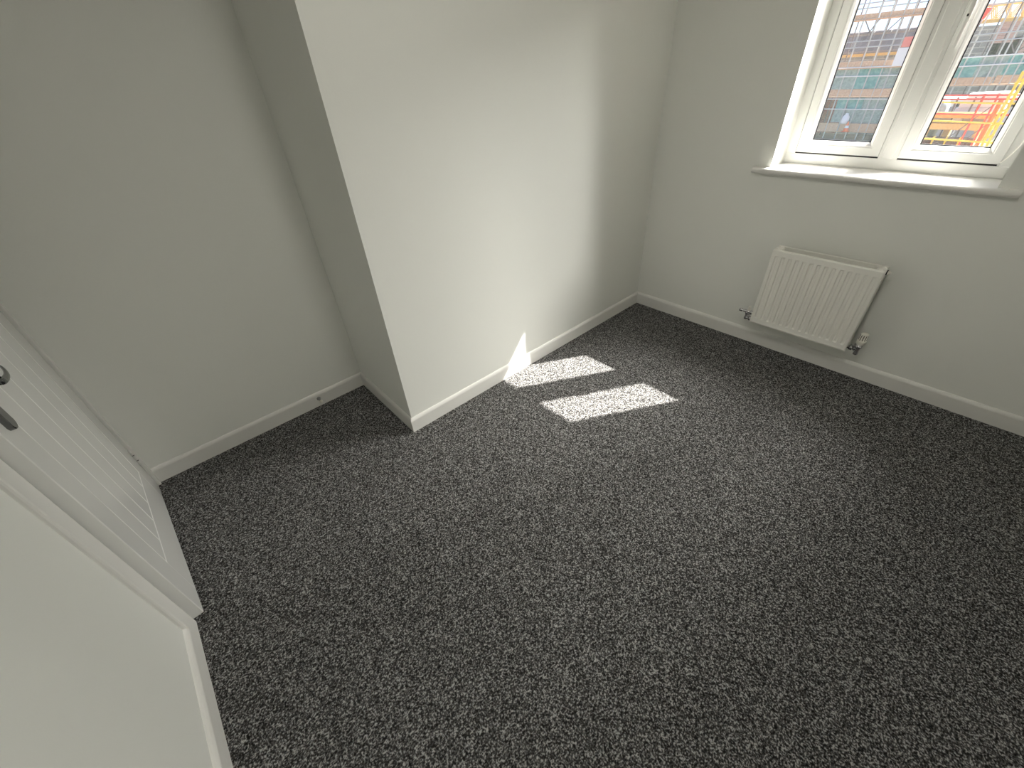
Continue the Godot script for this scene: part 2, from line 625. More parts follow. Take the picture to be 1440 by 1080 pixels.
func _window() -> void:
	var win := Node3D.new()
	win.name = "window_1"
	add_child(win, true)
	structure(win, "white two-casement window over the radiator looking onto a building site", "window")
	var zi := -0.170
	var zo := -0.240
	# fixed frame
	var st := st_new()
	ring_frame(st, [WX0, 0.998, WX1, WY1], 0.046, [[0, zo], [0, zi], [0.85, zi], [1.0, zi - 0.006], [1.0, -0.200], [1.0, zo]])
	box(st, Vector3(1.100, 1.036, zo), Vector3(1.156, WY1 - 0.038, zi - 0.0005))
	box(st, Vector3(WX0, 0.96, zo), Vector3(WX1, 0.999, zi - 0.012))
	mi("frame", st, mats.upvc, win)
	st = st_new()
	cbox(st, Vector3(1.0908, 1.040, zi - 0.006), Vector3(1.1652, WY1 - 0.040, zi + 0.0025), 0.002)
	cbox(st, Vector3(1.104, 1.047, zi - 0.004), Vector3(1.152, WY1 - 0.047, zi + 0.0075), 0.004)
	mi("mullion", st, mats.upvc, win)
	st = st_new()
	cbox(st, Vector3(WX0 + 0.002, 1.000, zi - 0.003), Vector3(WX1 - 0.002, 1.0455, zi + 0.0025), 0.004)
	mi("frame_rail", st, mats.upvc, win)
	# two sashes
	var k := 0
	for s in [[0.729, 1.090], [1.166, 1.509]]:
		st = st_new()
		var o := [s[0], 1.052, s[1], 2.000]
		ring_frame(st, [s[0] - 0.010, 1.036, s[1] + 0.010, 2.018], 0.017, [[0, -0.215], [0, zi - 0.003], [1.0, zi - 0.003], [1.0, -0.215]])
		var sash := Node3D.new()
		sash.name = "sash"
		win.add_child(sash, true)
		mi("gasket", st, mats.gasket, sash)
		st = st_new()
		ring_frame(st, o, 0.036, [[0, -0.232], [0, zi + 0.002], [0.06, zi + 0.005], [0.94, zi + 0.005], [1.0, zi + 0.002], [1.0, -0.232]])
		mi("sash_frame", st, mats.upvc, sash)
		st = st_new()
		ring_frame(st, [o[0] + 0.0355, o[1] + 0.0355, o[2] - 0.0355, o[3] - 0.0355], 0.019, [[0, -0.196], [0, zi + 0.001], [0.25, zi + 0.001], [0.65, zi - 0.008], [1.0, -0.190], [1.0, -0.196]])
		mi("glazing_bead", st, mats.upvc, sash)
		st = st_new()
		ring_frame(st, [o[0] + 0.050, o[1] + 0.050, o[2] - 0.050, o[3] - 0.050], 0.0085, [[0, -0.199], [0, -0.1895], [1.0, -0.1925], [1.0, -0.199]])
		mi("glazing_gasket", st, mats.gasket, sash)
		st = st_new()
		box(st, Vector3(o[0] + 0.036, o[1] + 0.036, -0.2005), Vector3(o[2] - 0.036, o[3] - 0.036, -0.1965))
		mi("glass_pane", st, mats.glass, sash)
		k += 1
	# espagnolette handle on the right-hand sash
	var hx := 1.187
	st = st_new()
	cbox(st, Vector3(hx - 0.013, 1.535, zi + 0.005), Vector3(hx + 0.013, 1.665, zi + 0.017), 0.005)
	var h := mi("window_handle", st, mats.upvc, win)
	st = st_new(true)
	lathe(st, Vector3(hx, 1.60, zi + 0.015), Vector3(0, 0, 1), [[0, 0.011], [0.022, 0.0105], [0.028, 0.009], [0.029, 0.0]], 16)
	mi("handle_neck", st, mats.upvc, h)
	st = st_new()
	var rings := []
	for p in [[1.606, 0.034, 0.009, 0.006], [1.585, 0.040, 0.0105, 0.0065], [1.555, 0.036, 0.0100, 0.006], [1.530, 0.028, 0.0085, 0.0055], [1.470, 0.027, 0.0080, 0.005], [1.452, 0.027, 0.0055, 0.0035]]:
		var r := PackedVector3Array()
		for i in 10:
			var a := TAU * i / 10.0
			r.append(Vector3(hx + cos(a) * p[2], p[0], zi + p[1] + sin(a) * p[3]))
		rings.append(r)
	for i in rings.size() - 1:
		loft(st, rings[i], rings[i + 1], i == 0 or i == rings.size() - 2)
	mi("lever", st, mats.upvc, h)
	st = st_new()
	cbox(st, Vector3(hx - 0.003, 1.548, zi + 0.041), Vector3(hx + 0.003, 1.556, zi + 0.044), 0.001)
	mi("key_button", st, mats.dark, h)
	# curled strip of protective film left on the right-hand frame
	st = st_new()
	var film := [Vector3(1.506, 1.060, zi + 0.012), Vector3(1.516, 1.078, zi + 0.018), Vector3(1.526, 1.100, zi + 0.024), Vector3(1.534, 1.130, zi + 0.034), Vector3(1.539, 1.170, zi + 0.046), Vector3(1.541, 1.230, zi + 0.050)]
	for i in film.size() - 1:
		var o := Vector3(0.010, -0.004, 0.012 - 0.002 * i)
		var t := Vector3(0, 0, 0.0008)
		loft(st, PackedVector3Array([film[i], film[i] + o * 0.35, film[i] + o * 0.35 + t, film[i] + t]), PackedVector3Array([film[i + 1], film[i + 1] + o * 0.35, film[i + 1] + o * 0.35 + t, film[i + 1] + t]))
	mi("film_strip", st, mats.plastic, win)
	# window board with a rounded nose
	st = st_new()
	var la := PackedVector3Array()
	var lb := PackedVector3Array()
	var yt := 0.998
	var yb := 0.970
	var nose := [[-0.176, yb], [-0.176, yt]]
	for i in 9:
		var a := PI / 2 - PI * i / 8.0
		nose.append([0.020 + 0.014 * cos(a), (yt + yb) / 2 + 0.014 * sin(a)])
	for p in nose:
		la.append(Vector3(WX0 + 0.0005, p[1], p[0]))
		lb.append(Vector3(WX1 - 0.0005, p[1], p[0]))
	loft(st, la, lb)
	# ends that run past the opening on the face of the wall
	for e in [[0.604, WX0 + 0.001], [WX1 - 0.001, 1.618]]:
		la = PackedVector3Array()
		lb = PackedVector3Array()
		for i in 9:
			var a := PI / 2 - PI * i / 8.0
			la.append(Vector3(e[0], (yt + yb) / 2 + 0.014 * sin(a), 0.020 + 0.014 * cos(a)))
			lb.append(Vector3(e[1], (yt + yb) / 2 + 0.014 * sin(a), 0.020 + 0.014 * cos(a)))
		la.append(Vector3(e[0], yb, 0.0))
		la.append(Vector3(e[0], yt, 0.0))
		lb.append(Vector3(e[1], yb, 0.0))
		lb.append(Vector3(e[1], yt, 0.0))
		loft(st, la, lb)
	mi("window_board", st, mats.gloss, win)
	# outer sill
	st = st_new()
	box(st, Vector3(0.66, 0.93, -0.38), Vector3(1.595, 0.975, -0.238))
	mi("outer_sill", st, plain(Color(0.72, 0.69, 0.63), 0.8), win)


# ---------------------------------------------------------------- radiator
func rad_panel(z: float, sgn: float, x0: float, x1: float, y0: float, y1: float) -> SurfaceTool:
	# pressed sheet: 14 channels sunk between flat ribs, edges rolled back
	var st := st_new()
	var xs := [[x0, -0.008, 0.0], [x0 + 0.001, -0.003, 0.0], [x0 + 0.004, -0.0004, 0.0], [x0 + 0.007, 0.0, 0.0]]
	var pitch := 0.03385
	var c0 := x0 + 0.0195
	for k in 14:
		var c := c0 + k * pitch
		xs.append([c, 0.0, 0.0])
		xs.append([c + 0.0030, 0.0, 0.75])
		xs.append([c + 0.0055, 0.0, 1.0])
		xs.append([c + 0.0115, 0.0, 1.0])
		xs.append([c + 0.0150, 0.0, 0.7])
		xs.append([c + 0.0185, 0.0, 0.0])
	xs.append_array([[x1 - 0.007, 0.0, 0.0], [x1 - 0.004, -0.0004, 0.0], [x1 - 0.001, -0.003, 0.0], [x1, -0.008, 0.0]])
	var ys := [[y0, -0.010, 0.0], [y0 + 0.002, -0.003, 0.0], [y0 + 0.006, 0.0, 0.0], [y0 + 0.012, 0.0015, 0.0], [y0 + 0.020, 0.0, 0.0], [y0 + 0.036, 0.0, 0.0], [y0 + 0.042, 0.0, 0.75], [y0 + 0.050, 0.0, 1.0],
		[y1 - 0.042, 0.0, 1.0], [y1 - 0.037, 0.0, 0.8], [y1 - 0.032, 0.0, 0.0], [y1 - 0.020, 0.0, 0.0], [y1 - 0.006, 0.0, 0.0], [y1 - 0.002, -0.003, 0.0], [y1, -0.010, 0.0]]
	var depth := 0.0085
	var grid := []
	for b in ys:
		var row := []
		for a in xs:
			row.append(Vector3(a[0], b[0], z + sgn * (a[1] + b[1] - depth * a[2] * b[2])))
		grid.append(row)
	for j in ys.size() - 1:
		for i in xs.size() - 1:
			quad(st, grid[j][i], grid[j][i + 1], grid[j + 1][i + 1], grid[j + 1][i], Vector3(0, 0, sgn))
	return st


func _radiator() -> void:
	var x0 := 0.861
	var x1 := 1.356
	var y0 := 0.190
	var y1 := 0.636
	var zf := 0.130
	var zb := 0.040
	var r := thing("radiator", "white ribbed double-panel radiator on the wall below the window", "radiator", Vector3(1.108, 0.0, 0.0))
	var holder := r
	var at := -r.position
	var p := mi("front_panel", rad_panel(zf, 1.0, x0, x1, y0, y1), mats.radiator, holder)
	p.position = at
	p = mi("back_panel", rad_panel(zb - 0.004, -1.0, x0, x1, y0, y1), mats.radiator, holder)
	p.position = at
	# rear skins of both panels, and the folded convector sheet between them
	var st := st_new()
	cbox(st, Vector3(x0 + 0.001, y0 + 0.001, zf - 0.0165), Vector3(x1 - 0.001, y1 - 0.0005, zf - 0.0075), 0.003)
	p = mi("panel_skin", st, mats.radiator, holder)
	p.position = at
	st = st_new()
	cbox(st, Vector3(x0 + 0.001, y0 + 0.001, zb + 0.0), Vector3(x1 - 0.001, y1 - 0.0005, zb + 0.010), 0.003)
	p = mi("panel_skin", st, mats.radiator, holder)
	p.position = at
	st = st_new()
	var nf := 34
	for k in nf:
		var xa := x0 + 0.035 + (x1 - x0 - 0.07) * k / nf
		var xb := x0 + 0.035 + (x1 - x0 - 0.07) * (k + 0.5) / nf
		box(st, Vector3(xa, y0 + 0.04, zf - 0.045), Vector3(xa + 0.0008, y1 - 0.035, zf - 0.0165))
		box(st, Vector3(xb, y0 + 0.04, zb + 0.010), Vector3(xb + 0.0008, y1 - 0.035, zb + 0.038))
		box(st, Vector3(xa, y0 + 0.04, zf - 0.046), Vector3(xb, y1 - 0.035, zf - 0.045))
		box(st, Vector3(xa, y0 + 0.04, zb + 0.037), Vector3(xb, y1 - 0.035, zb + 0.038))
	p = mi("convector_fins", st, mats.radiator, holder)
	p.position = at
	# corner tees join both panels
	for cx in [x0 + 0.020, x1 - 0.020]:
		for cy in [y0 + 0.030, y1 - 0.016]:
			st = st_new()
			tube(st, Vector3(cx, cy, zb), Vector3(cx, cy, zf - 0.008), 0.0145, 14)
			cbox(st, Vector3(cx - 0.020, cy - 0.0155, (zf + zb) / 2 - 0.017), Vector3(cx + 0.020, cy + 0.0155, (zf + zb) / 2 + 0.017), 0.004)
			p = mi("corner_tee", st, mats.radiator, holder)
			p.position = at
	# bleed plug at the top right
	var zm := (zf + zb) / 2
	st = st_new(true)
	lathe(st, Vector3(x1 + 0.0, y1 - 0.016, zm), Vector3(1, 0, 0), [[0, 0.0], [0, 0.0125], [0.004, 0.0125], [0.0045, 0.0]], 14)
	p = mi("seal_ring", st, mats.dark, holder)
	p.position = at
	st = st_new(true)
	lathe(st, Vector3(x1 + 0.0045, y1 - 0.016, zm), Vector3(1, 0, 0), [[0, 0.0], [0, 0.0115], [0.008, 0.0105], [0.009, 0.006], [0.015, 0.005], [0.0155, 0.0]], 14)
	p = mi("bleed_plug", st, mats.plastic, holder)
	p.position = at
	# left lockshield valve with drain arms
	var vy := y0 + 0.022
	var vx := 0.822
	st = st_new(true)
	lathe(st, Vector3(x0 + 0.006, vy - 0.02, zm), Vector3(-1, 0, 0), [[0.0, 0.010], [0.012, 0.010], [0.012, 0.0145], [0.024, 0.0145], [0.024, 0.010], [0.046, 0.010], [0.054, 0.007], [0.055, 0.0]], 12)
	lathe(st, Vector3(vx, vy - 0.030, zm), Vector3(0, 1, 0), [[0.0, 0.0], [0.0, 0.010], [0.014, 0.0105], [0.022, 0.008], [0.034, 0.008], [0.036, 0.012], [0.050, 0.012], [0.052, 0.007], [0.058, 0.0]], 12)
	lathe(st, Vector3(vx, vy - 0.02, zm), Vector3(0, 0, -1), [[0.0, 0.0095], [0.02, 0.0095], [0.02, 0.0125], [0.032, 0.0125], [0.032, 0.0078], [zm, 0.0078]], 12)
	var v := mi("lockshield_valve", st, mats.chrome, holder)
	v.position = at
	v.set_meta("label", "chrome lockshield valve at the radiator's left end")
	st = st_new(true)
	lathe(st, Vector3(vx - 0.046, vy + 0.020, zm + 0.004), Vector3(1, 0.02, 0), [[0.0, 0.0], [0.0, 0.009], [0.014, 0.0105], [0.018, 0.006], [0.034, 0.0085], [0.056, 0.0085], [0.062, 0.006], [0.064, 0.0115], [0.080, 0.0115], [0.082, 0.0]], 12)
	mi("drain_arm", st, mats.chrome, v)
	st = st_new(true)
	lathe(st, Vector3(vx + 0.004, vy + 0.020, zm), Vector3(0.05, 1, 0), [[0.0, 0.008], [0.028, 0.0075], [0.034, 0.006], [0.035, 0.0]], 14)
	mi("valve_cap", st, mats.plastic, v)
	# thermostatic valve on the right
	var tx := 1.398
	st = st_new(true)
	lathe(st, Vector3(x1 - 0.006, vy - 0.006, zm), Vector3(1, 0, 0), [[0.0, 0.010], [0.012, 0.010], [0.012, 0.0150], [0.026, 0.0150], [0.026, 0.0105], [0.050, 0.0105]], 12)
	lathe(st, Vector3(tx, vy - 0.036, zm), Vector3(0, 1, 0), [[0.0, 0.0], [0.0, 0.0115], [0.012, 0.0115], [0.018, 0.010], [0.034, 0.011], [0.038, 0.0145], [0.056, 0.0145], [0.058, 0.010]], 12)
	lathe(st, Vector3(tx, vy - 0.022, zm), Vector3(-0.25, 0, -1), [[0.0, 0.010], [0.016, 0.010], [0.016, 0.0135], [0.030, 0.0135], [0.030, 0.0078], [zm * 1.03, 0.0078]], 12)
	var tv := mi("thermostatic_valve", st, mats.chrome, holder)
	tv.position = at
	tv.set_meta("label", "chrome valve with a white thermostat head")
	st = st_new(true)
	lathe(st, Vector3(tx, vy + 0.020, zm), Vector3(0, 1, 0), [[0.0, 0.0], [0.0, 0.012], [0.006, 0.0165], [0.010, 0.0195], [0.026, 0.0205], [0.028, 0.0205], [0.028, 0.0175], [0.066, 0.0165], [0.070, 0.0145], [0.072, 0.0]], 20)
	var hd := mi("thermostat_head", st, mats.plastic, tv)
	st = st_new()
	for k in 10:
		var a := TAU * (k + 0.3) / 10.0
		var dir := Vector3(cos(a), 0, sin(a))
		var side := Vector3(-sin(a), 0, cos(a))
		var b := Vector3(tx, vy + 0.020, zm)
		loft(st, PackedVector3Array([b + dir * 0.0150 + side * 0.0016 + Vector3.UP * 0.032, b + dir * 0.0150 - side * 0.0016 + Vector3.UP * 0.032, b + dir * 0.01765 - side * 0.0016 + Vector3.UP * 0.032, b + dir * 0.01765 + side * 0.0016 + Vector3.UP * 0.032]),
			PackedVector3Array([b + dir * 0.0150 + side * 0.0016 + Vector3.UP * 0.062, b + dir * 0.0150 - side * 0.0016 + Vector3.UP * 0.062, b + dir * 0.0169 - side * 0.0016 + Vector3.UP * 0.062, b + dir * 0.0169 + side * 0.0016 + Vector3.UP * 0.062]))
	mi("grip_slots", st, plain(Color(0.22, 0.21, 0.19), 0.6), tv)
	# wall brackets
	for bx in [x0 + 0.10, x1 - 0.10]:
		st = st_new()
		box(st, Vector3(bx - 0.012, y0 + 0.06, 0.0005), Vector3(bx + 0.012, y1 - 0.05, 0.004))
		box(st, Vector3(bx - 0.012, y1 - 0.10, 0.0005), Vector3(bx + 0.012, y1 - 0.095, zb))
		box(st, Vector3(bx - 0.012, y0 + 0.09, 0.0005), Vector3(bx + 0.012, y0 + 0.095, zb))
		p = mi("bracket", st, mats.steel, holder)
		p.position = at


func _door_stop() -> void:
	var at := Vector3(ALC_X + SK_T, 0.050, 2.290)
	var t := thing("door_stop", "small chrome door stop with a white tip on the alcove baseboard", "door stop", at)
	var st := st_new(true)
	lathe(st, Vector3.ZERO, Vector3(1, 0, 0), [[0.0, 0.0], [0.0, 0.0115], [0.004, 0.0110], [0.007, 0.007], [0.012, 0.006], [0.034, 0.006], [0.036, 0.008], [0.036, 0.0]], 14)
	mi("stem", st, mats.steel, t)
	st = st_new(true)
	lathe(st, Vector3(0.035, 0, 0), Vector3(1, 0, 0), [[0.0, 0.0], [0.0, 0.0088], [0.008, 0.0088], [0.011, 0.006], [0.0115, 0.0]], 14)
	mi("rubber_tip", st, mats.plastic, t)


# ---------------------------------------------------------------- building site beyond the glass
func pole(parent: Node, called: String, a: Vector3, b: Vector3, r: float, m: Material, n := 6) -> MeshInstance3D:
	var st := st_new()
	tube(st, a, b, r, n)
	return mi(called, st, m, parent)


func slab(parent: Node, called: String, lo: Vector3, hi: Vector3, m: Material, bevel := 0.0) -> MeshInstance3D:
	var st := st_new()
	if bevel > 0.0:
		cbox(st, lo, hi, bevel)
	else:
		box(st, lo, hi)
	return mi(called, st, m, parent)


# debris netting: a slack sheet laced between two rails, with thickness
func netting(parent: Node, x0: float, x1: float, y0: float, y1: float, z: float, m: Material, seed_: int) -> void:
	var r := RandomNumberGenerator.new()
	r.seed = seed_
	var nx := maxi(4, int((x1 - x0) / 0.18))
	var ny := 6
	var g := []
	for j in ny + 1:
		var row := []
		for i in nx + 1:
			var edge := 0.0 if (j == 0 or j == ny) else 1.0
			row.append(Vector3(lerpf(x0, x1, float(i) / nx), lerpf(y0, y1, float(j) / ny) - 0.02 * r.randf() * (1.0 if j == ny else 0.0), z + edge * (r.randf_range(-0.05, 0.05) + 0.03 * sin(i * 1.7))))
		g.append(row)
	var st := st_new(true)
	for j in ny:
		for i in nx:
			quad(st, g[j][i], g[j][i + 1], g[j + 1][i + 1], g[j + 1][i], Vector3(0, 0, 1))
			var o := Vector3(0, 0, -0.006)
			quad(st, g[j][i] + o, g[j][i + 1] + o, g[j + 1][i + 1] + o, g[j + 1][i] + o, Vector3(0, 0, -1))
	mi("netting", st, m, parent)


func _ceiling_lamp() -> void:
	var at := Vector3(1.20, CEIL_Y, 1.88)
	var l := thing("ceiling_light", "round white opal ceiling light in the middle of the room", "lamp", at)
	var st := st_new(true)
	lathe(st, Vector3.ZERO, Vector3.DOWN, [[0.0, 0.0], [0.0, 0.165], [0.018, 0.165], [0.022, 0.158], [0.022, 0.0]], 32)
	mi("base", st, mats.plastic, l)
	st = st_new(true)
	lathe(st, Vector3.DOWN * 0.022, Vector3.DOWN, [[0.0, 0.150], [0.020, 0.145], [0.034, 0.115], [0.042, 0.06], [0.044, 0.0]], 32)
	var m := plain(Color(0.95, 0.94, 0.90), 0.4)
	m.emission_enabled = true
	m.emission = Color(1.0, 0.97, 0.90)
	m.emission_energy_multiplier = 0.6
	mi("lamp_diffuser", st, m, l)
	var a := AreaLight3D.new()
	a.name = "lamp_light"
	a.area_size = Vector2(0.30, 0.30)
	a.area_normalize_energy = true
	a.light_color = Color(1.0, 0.985, 0.95)
	a.light_energy = 1.0
	a.area_range = 12.0
	a.area_attenuation = 2.0
	a.shadow_enabled = true
	a.position = Vector3.DOWN * 0.075
	a.rotation.x = -PI / 2
	l.add_child(a)


func _outside() -> void:
	var tube_m := plain(Color(0.70, 0.70, 0.68), 0.5, 0.3)
	var tube_d := plain(Color(0.42, 0.38, 0.37), 0.6, 0.2)
	var white := plain(Color(0.86, 0.85, 0.82), 0.6)
	var tan := textured(Color(0.72, 0.56, 0.43), Color(0.84, 0.70, 0.56), 0.05, 0.7, 31)
	var teal := textured(Color(0.26, 0.52, 0.49), Color(0.56, 0.71, 0.66), 0.035, 0.5, 32)
	var grey_net := textured(Color(0.46, 0.52, 0.48), Color(0.66, 0.72, 0.67), 0.04, 0.5, 33)
	var brick := coursed(Color(0.56, 0.34, 0.25), 0.06, Color(0.66, 0.58, 0.50), 0.225, 0.075, 8)
	var block := coursed(Color(0.55, 0.54, 0.52), 0.05, Color(0.68, 0.66, 0.62), 0.45, 0.225, 9)
	var pink := coursed(Color(0.70, 0.55, 0.50), 0.05, Color(0.76, 0.68, 0.62), 0.225, 0.075, 10)
	var tile := coursed(Color(0.47, 0.45, 0.45), 0.06, Color(0.56, 0.54, 0.53), 0.30, 0.25, 12)
	var timber := textured(Color(0.78, 0.62, 0.34), Color(0.90, 0.78, 0.50), 0.06, 1.0, 34)
	var orange := textured(Color(0.82, 0.55, 0.22), Color(0.90, 0.68, 0.34), 0.05, 1.0, 35)
	var red := plain(Color(0.83, 0.26, 0.20), 0.5)
	var yellow := plain(Color(0.93, 0.80, 0.22), 0.5)
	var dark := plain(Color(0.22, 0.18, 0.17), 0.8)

	# ground
	var st := st_new()
	box(st, Vector3(-60, -3.0, -120), Vector3(60, -2.7, -0.34))
	structure(mi("ground", st, textured(Color(0.50, 0.44, 0.37), Color(0.63, 0.57, 0.49), 0.03, 0.15, 36)), "bare trodden earth of the building site", "ground")

	# ------------------------------------------------ left: half-built house behind its scaffold
	var ha := thing("house", "half-built house of grey blockwork and brown brick behind the left pane's scaffold", "house", Vector3(-7.0, -2.7, -34.0), "")
	var ao := -ha.position
	for p in [["brick_wall", Vector3(-13.0, -2.7, -35.0), Vector3(-7.0, -0.90, -32.2), brick], ["block_wall", Vector3(-13.0, -0.90, -35.0), Vector3(-4.1, 1.05, -32.25), block],
		["block_wall", Vector3(-7.0, -2.7, -35.0), Vector3(-4.1, -0.90, -32.25), block], ["wall_plate", Vector3(-13.0, 1.05, -33.0), Vector3(-4.0, 1.20, -32.15), timber]]:
		slab(ha, p[0], p[1], p[2], p[3]).position = ao
	# tiled roof slope above the plate
	st = st_new()
	loft(st, PackedVector3Array([Vector3(-13.2, 1.18, -32.0), Vector3(-13.2, 1.28, -32.0), Vector3(-13.2, 2.05, -32.42), Vector3(-13.2, 1.95, -32.42)]),
		PackedVector3Array([Vector3(-3.9, 1.18, -32.0), Vector3(-3.9, 1.28, -32.0), Vector3(-3.9, 2.05, -32.42), Vector3(-3.9, 1.95, -32.42)]))
	mi("roof", st, tile, ha).position = ao
	for k in 12:
		st = st_new()
		tube(st, Vector3(-13.0 + k * 0.76, 2.06, -32.45), Vector3(-12.28 + k * 0.76, 2.06, -32.45), 0.11, 8)
		mi("ridge_tile", st, tile, ha).position = ao
	for p in [[-11.2, -0.4], [-9.1, -0.4], [-6.4, -0.4], [-5.0, -0.4]]:
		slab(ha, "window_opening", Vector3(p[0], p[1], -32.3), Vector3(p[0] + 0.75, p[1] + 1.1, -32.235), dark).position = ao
		slab(ha, "lintel", Vector3(p[0] - 0.1, p[1] + 1.1, -32.3), Vector3(p[0] + 0.85, p[1] + 1.24, -32.215), white).position = ao

	var sa := thing("scaffold", "grey tube scaffold with tan toe boards and pale green netting, through the left pane", "scaffold", Vector3(-7.0, -2.7, -30.5))
	ao = -sa.position
	for x in [-11.2, -9.9, -8.6, -7.05, -6.45, -5.95, -5.42, -5.05, -4.63, -4.1]:
		pole(sa, "standard", Vector3(x, -2.7, -30), Vector3(x, 3.9, -30), 0.034, tube_m).position = ao
	for x in [-10.8, -9.3, -7.6, -6.8, -6.2, -5.66, -5.25, -4.85, -4.4]:
		pole(sa, "standard", Vector3(x, -2.7, -31.3), Vector3(x, 3.9, -31.3), 0.030, tube_d).position = ao
	for y in [3.21, 3.02, 0.60, 0.216, -0.80, -1.27, 1.70, 1.45]:
		pole(sa, "ledger", Vector3(-11.4, y + 0.05, -29.93), Vector3(-3.95, y, -29.93), 0.026, white if y < 1.0 else tube_m).position = ao
	for y in [2.60, 0.55, -0.72, -2.36]:
		pole(sa, "ledger", Vector3(-11.4, y, -31.25), Vector3(-3.95, y, -31.25), 0.026, tube_d).position = ao
	for b in [[2.62, 2.82], [0.60, 0.88], [-0.66, -0.34], [-2.30, -1.93]]:
		for k in 3:
			var xa := -11.4 + k * 2.5
			slab(sa, "toe_board", Vector3(xa, b[0], -29.98 - 0.03), Vector3(xa + 2.46, b[1], -29.975 + 0.0), tan, 0.006).position = ao
		for k in 4:
			slab(sa, "deck_board", Vector3(-11.4, b[0] - 0.05, -30.12 - k * 0.27), Vector3(-3.95, b[0] - 0.005, -29.90 - k * 0.27), tan, 0.006).position = ao
	for p in [[-7.0, 2.6, -6.35, 1.75], [-6.35, 2.6, -6.8, 1.75], [-5.4, 2.6, -6.0, 1.9], [-6.6, -0.34, -6.25, -1.9]]:
		pole(sa, "brace", Vector3(p[0], p[1], -30.06), Vector3(p[2], p[3], -30.06), 0.024, tube_d).position = ao
	# netting sheets hang between the rails
	var nets := Node3D.new()
	nets.name = "debris_netting"
	sa.add_child(nets, true)
	nets.position = ao
	netting(nets, -11.3, -6.5, -0.33, 0.58, -30.05, grey_net, 41)
	netting(nets, -6.5, -5.35, -0.33, 0.58, -30.05, teal, 42)
	netting(nets, -5.35, -4.0, -0.33, 0.58, -30.05, grey_net, 43)
	netting(nets, -6.95, -5.7, -1.25, -0.72, -30.05, teal, 44)
	netting(nets, -5.7, -4.0, -1.9, -0.75, -30.05, grey_net, 45)
	netting(nets, -6.95, -5.7, -1.9, -1.27, -30.05, grey_net, 46)

	# things standing on the lower lift
	st = st_new(true)
	lathe(st, Vector3.ZERO, Vector3.UP, [[0, 0.0], [0, 0.16], [0.10, 0.19], [0.34, 0.17], [0.46, 0.08], [0.50, 0.10], [0.52, 0.0]], 12)
	var sk := mi("sack", st, white)
	sk.position = Vector3(-6.17, -1.93, -29.7)
	tag(sk, "white tied sack on the lower lift of the left scaffold", "sack")
	var cone := thing("traffic_cone", "orange traffic cone beside the white sack on the left scaffold", "traffic cone", Vector3(-5.94, -2.30, -29.6))
	st = st_new()
	cbox(st, Vector3(-0.17, 0, -0.17), Vector3(0.17, 0.04, 0.17), 0.01)
	mi("base", st, plain(Color(0.85, 0.35, 0.12), 0.6), cone)
	st = st_new(true)
	lathe(st, Vector3(0, 0.04, 0), Vector3.UP, [[0, 0.13], [0.46, 0.03], [0.46, 0.0]], 14)
	mi("body", st, plain(Color(0.93, 0.42, 0.16), 0.5), cone)
	st = st_new(true)
	lathe(st, Vector3(0, 0.19, 0), Vector3.UP, [[0, 0.104], [0.12, 0.077]], 14)
	mi("reflective_band", st, white, cone)

	var board := thing("site_board", "small red and white board on the right end of the left scaffold", "board", Vector3(-4.75, 0.9, -29.85))
	slab(board, "red_panel", Vector3(-0.22, 0.46, -0.02), Vector3(0.22, 0.86, 0.02), plain(Color(0.86, 0.48, 0.42), 0.6), 0.005)
	slab(board, "white_panel", Vector3(-0.30, -0.30, -0.02), Vector3(0.18, 0.44, 0.02), white, 0.005)

	# ------------------------------------------------ right: second house, open roof of yellow trusses
	var hb := thing("house", "half-built house with dark openings and bare yellow roof trusses, behind the right pane", "house", Vector3(-0.5, -2.7, -33.0))
	ao = -hb.position
	for p in [["block_wall", Vector3(-3.4, -2.7, -35.0), Vector3(-1.90, 1.95, -32.2), block], ["brick_pier", Vector3(-1.90, 1.25, -35.0), Vector3(-1.15, 2.05, -32.2), pink], ["block_wall", Vector3(-1.90, -2.7, -35.0), Vector3(3.5, 0.75, -32.25), block],
		["brick_pier", Vector3(-0.78, 0.75, -34.0), Vector3(-0.50, 1.5, -32.2), pink], ["block_wall", Vector3(-1.15, 1.45, -35.0), Vector3(3.5, 2.05, -32.25), block],
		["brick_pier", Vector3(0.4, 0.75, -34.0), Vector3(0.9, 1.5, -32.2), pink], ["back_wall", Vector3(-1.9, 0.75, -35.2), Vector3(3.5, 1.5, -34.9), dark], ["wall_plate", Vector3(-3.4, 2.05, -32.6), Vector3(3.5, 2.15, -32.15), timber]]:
		slab(hb, p[0], p[1], p[2], p[3]).position = ao
	for k in 4:
		var z := -32.3 - k * 0.6
		var tr := Node3D.new()
		tr.name = "roof_truss"
		hb.add_child(tr, true)
		tr.position = ao
		var px := [-3.3, -2.8, -2.3, -1.8, -1.3, -0.8, -0.3, 0.2, 0.7, 1.2, 1.7]
		for i in px.size() - 1:
			var m: float = (px[i] + px[i + 1]) * 0.5
			pole(tr, "web", Vector3(px[i], 2.15, z), Vector3(m, 2.72, z), 0.020, timber, 4)
			pole(tr, "web", Vector3(m, 2.72, z), Vector3(px[i + 1], 2.15, z), 0.020, timber, 4)
		pole(tr, "chord", Vector3(-3.4, 2.17, z), Vector3(3.4, 2.17, z), 0.030, timber, 4)
		pole(tr, "chord", Vector3(-3.4, 2.74, z), Vector3(3.4, 2.74, z), 0.030, timber, 4)
	var sb := thing("scaffold", "tube scaffold with teal netting and a yellow end pole, through the right pane", "scaffold", Vector3(-0.5, -2.7, -30.5))
	ao = -sb.position
	pole(sb, "yellow_standard", Vector3(-2.56, -2.7, -29.9), Vector3(-2.56, 3.9, -29.9), 0.040, yellow).position = ao
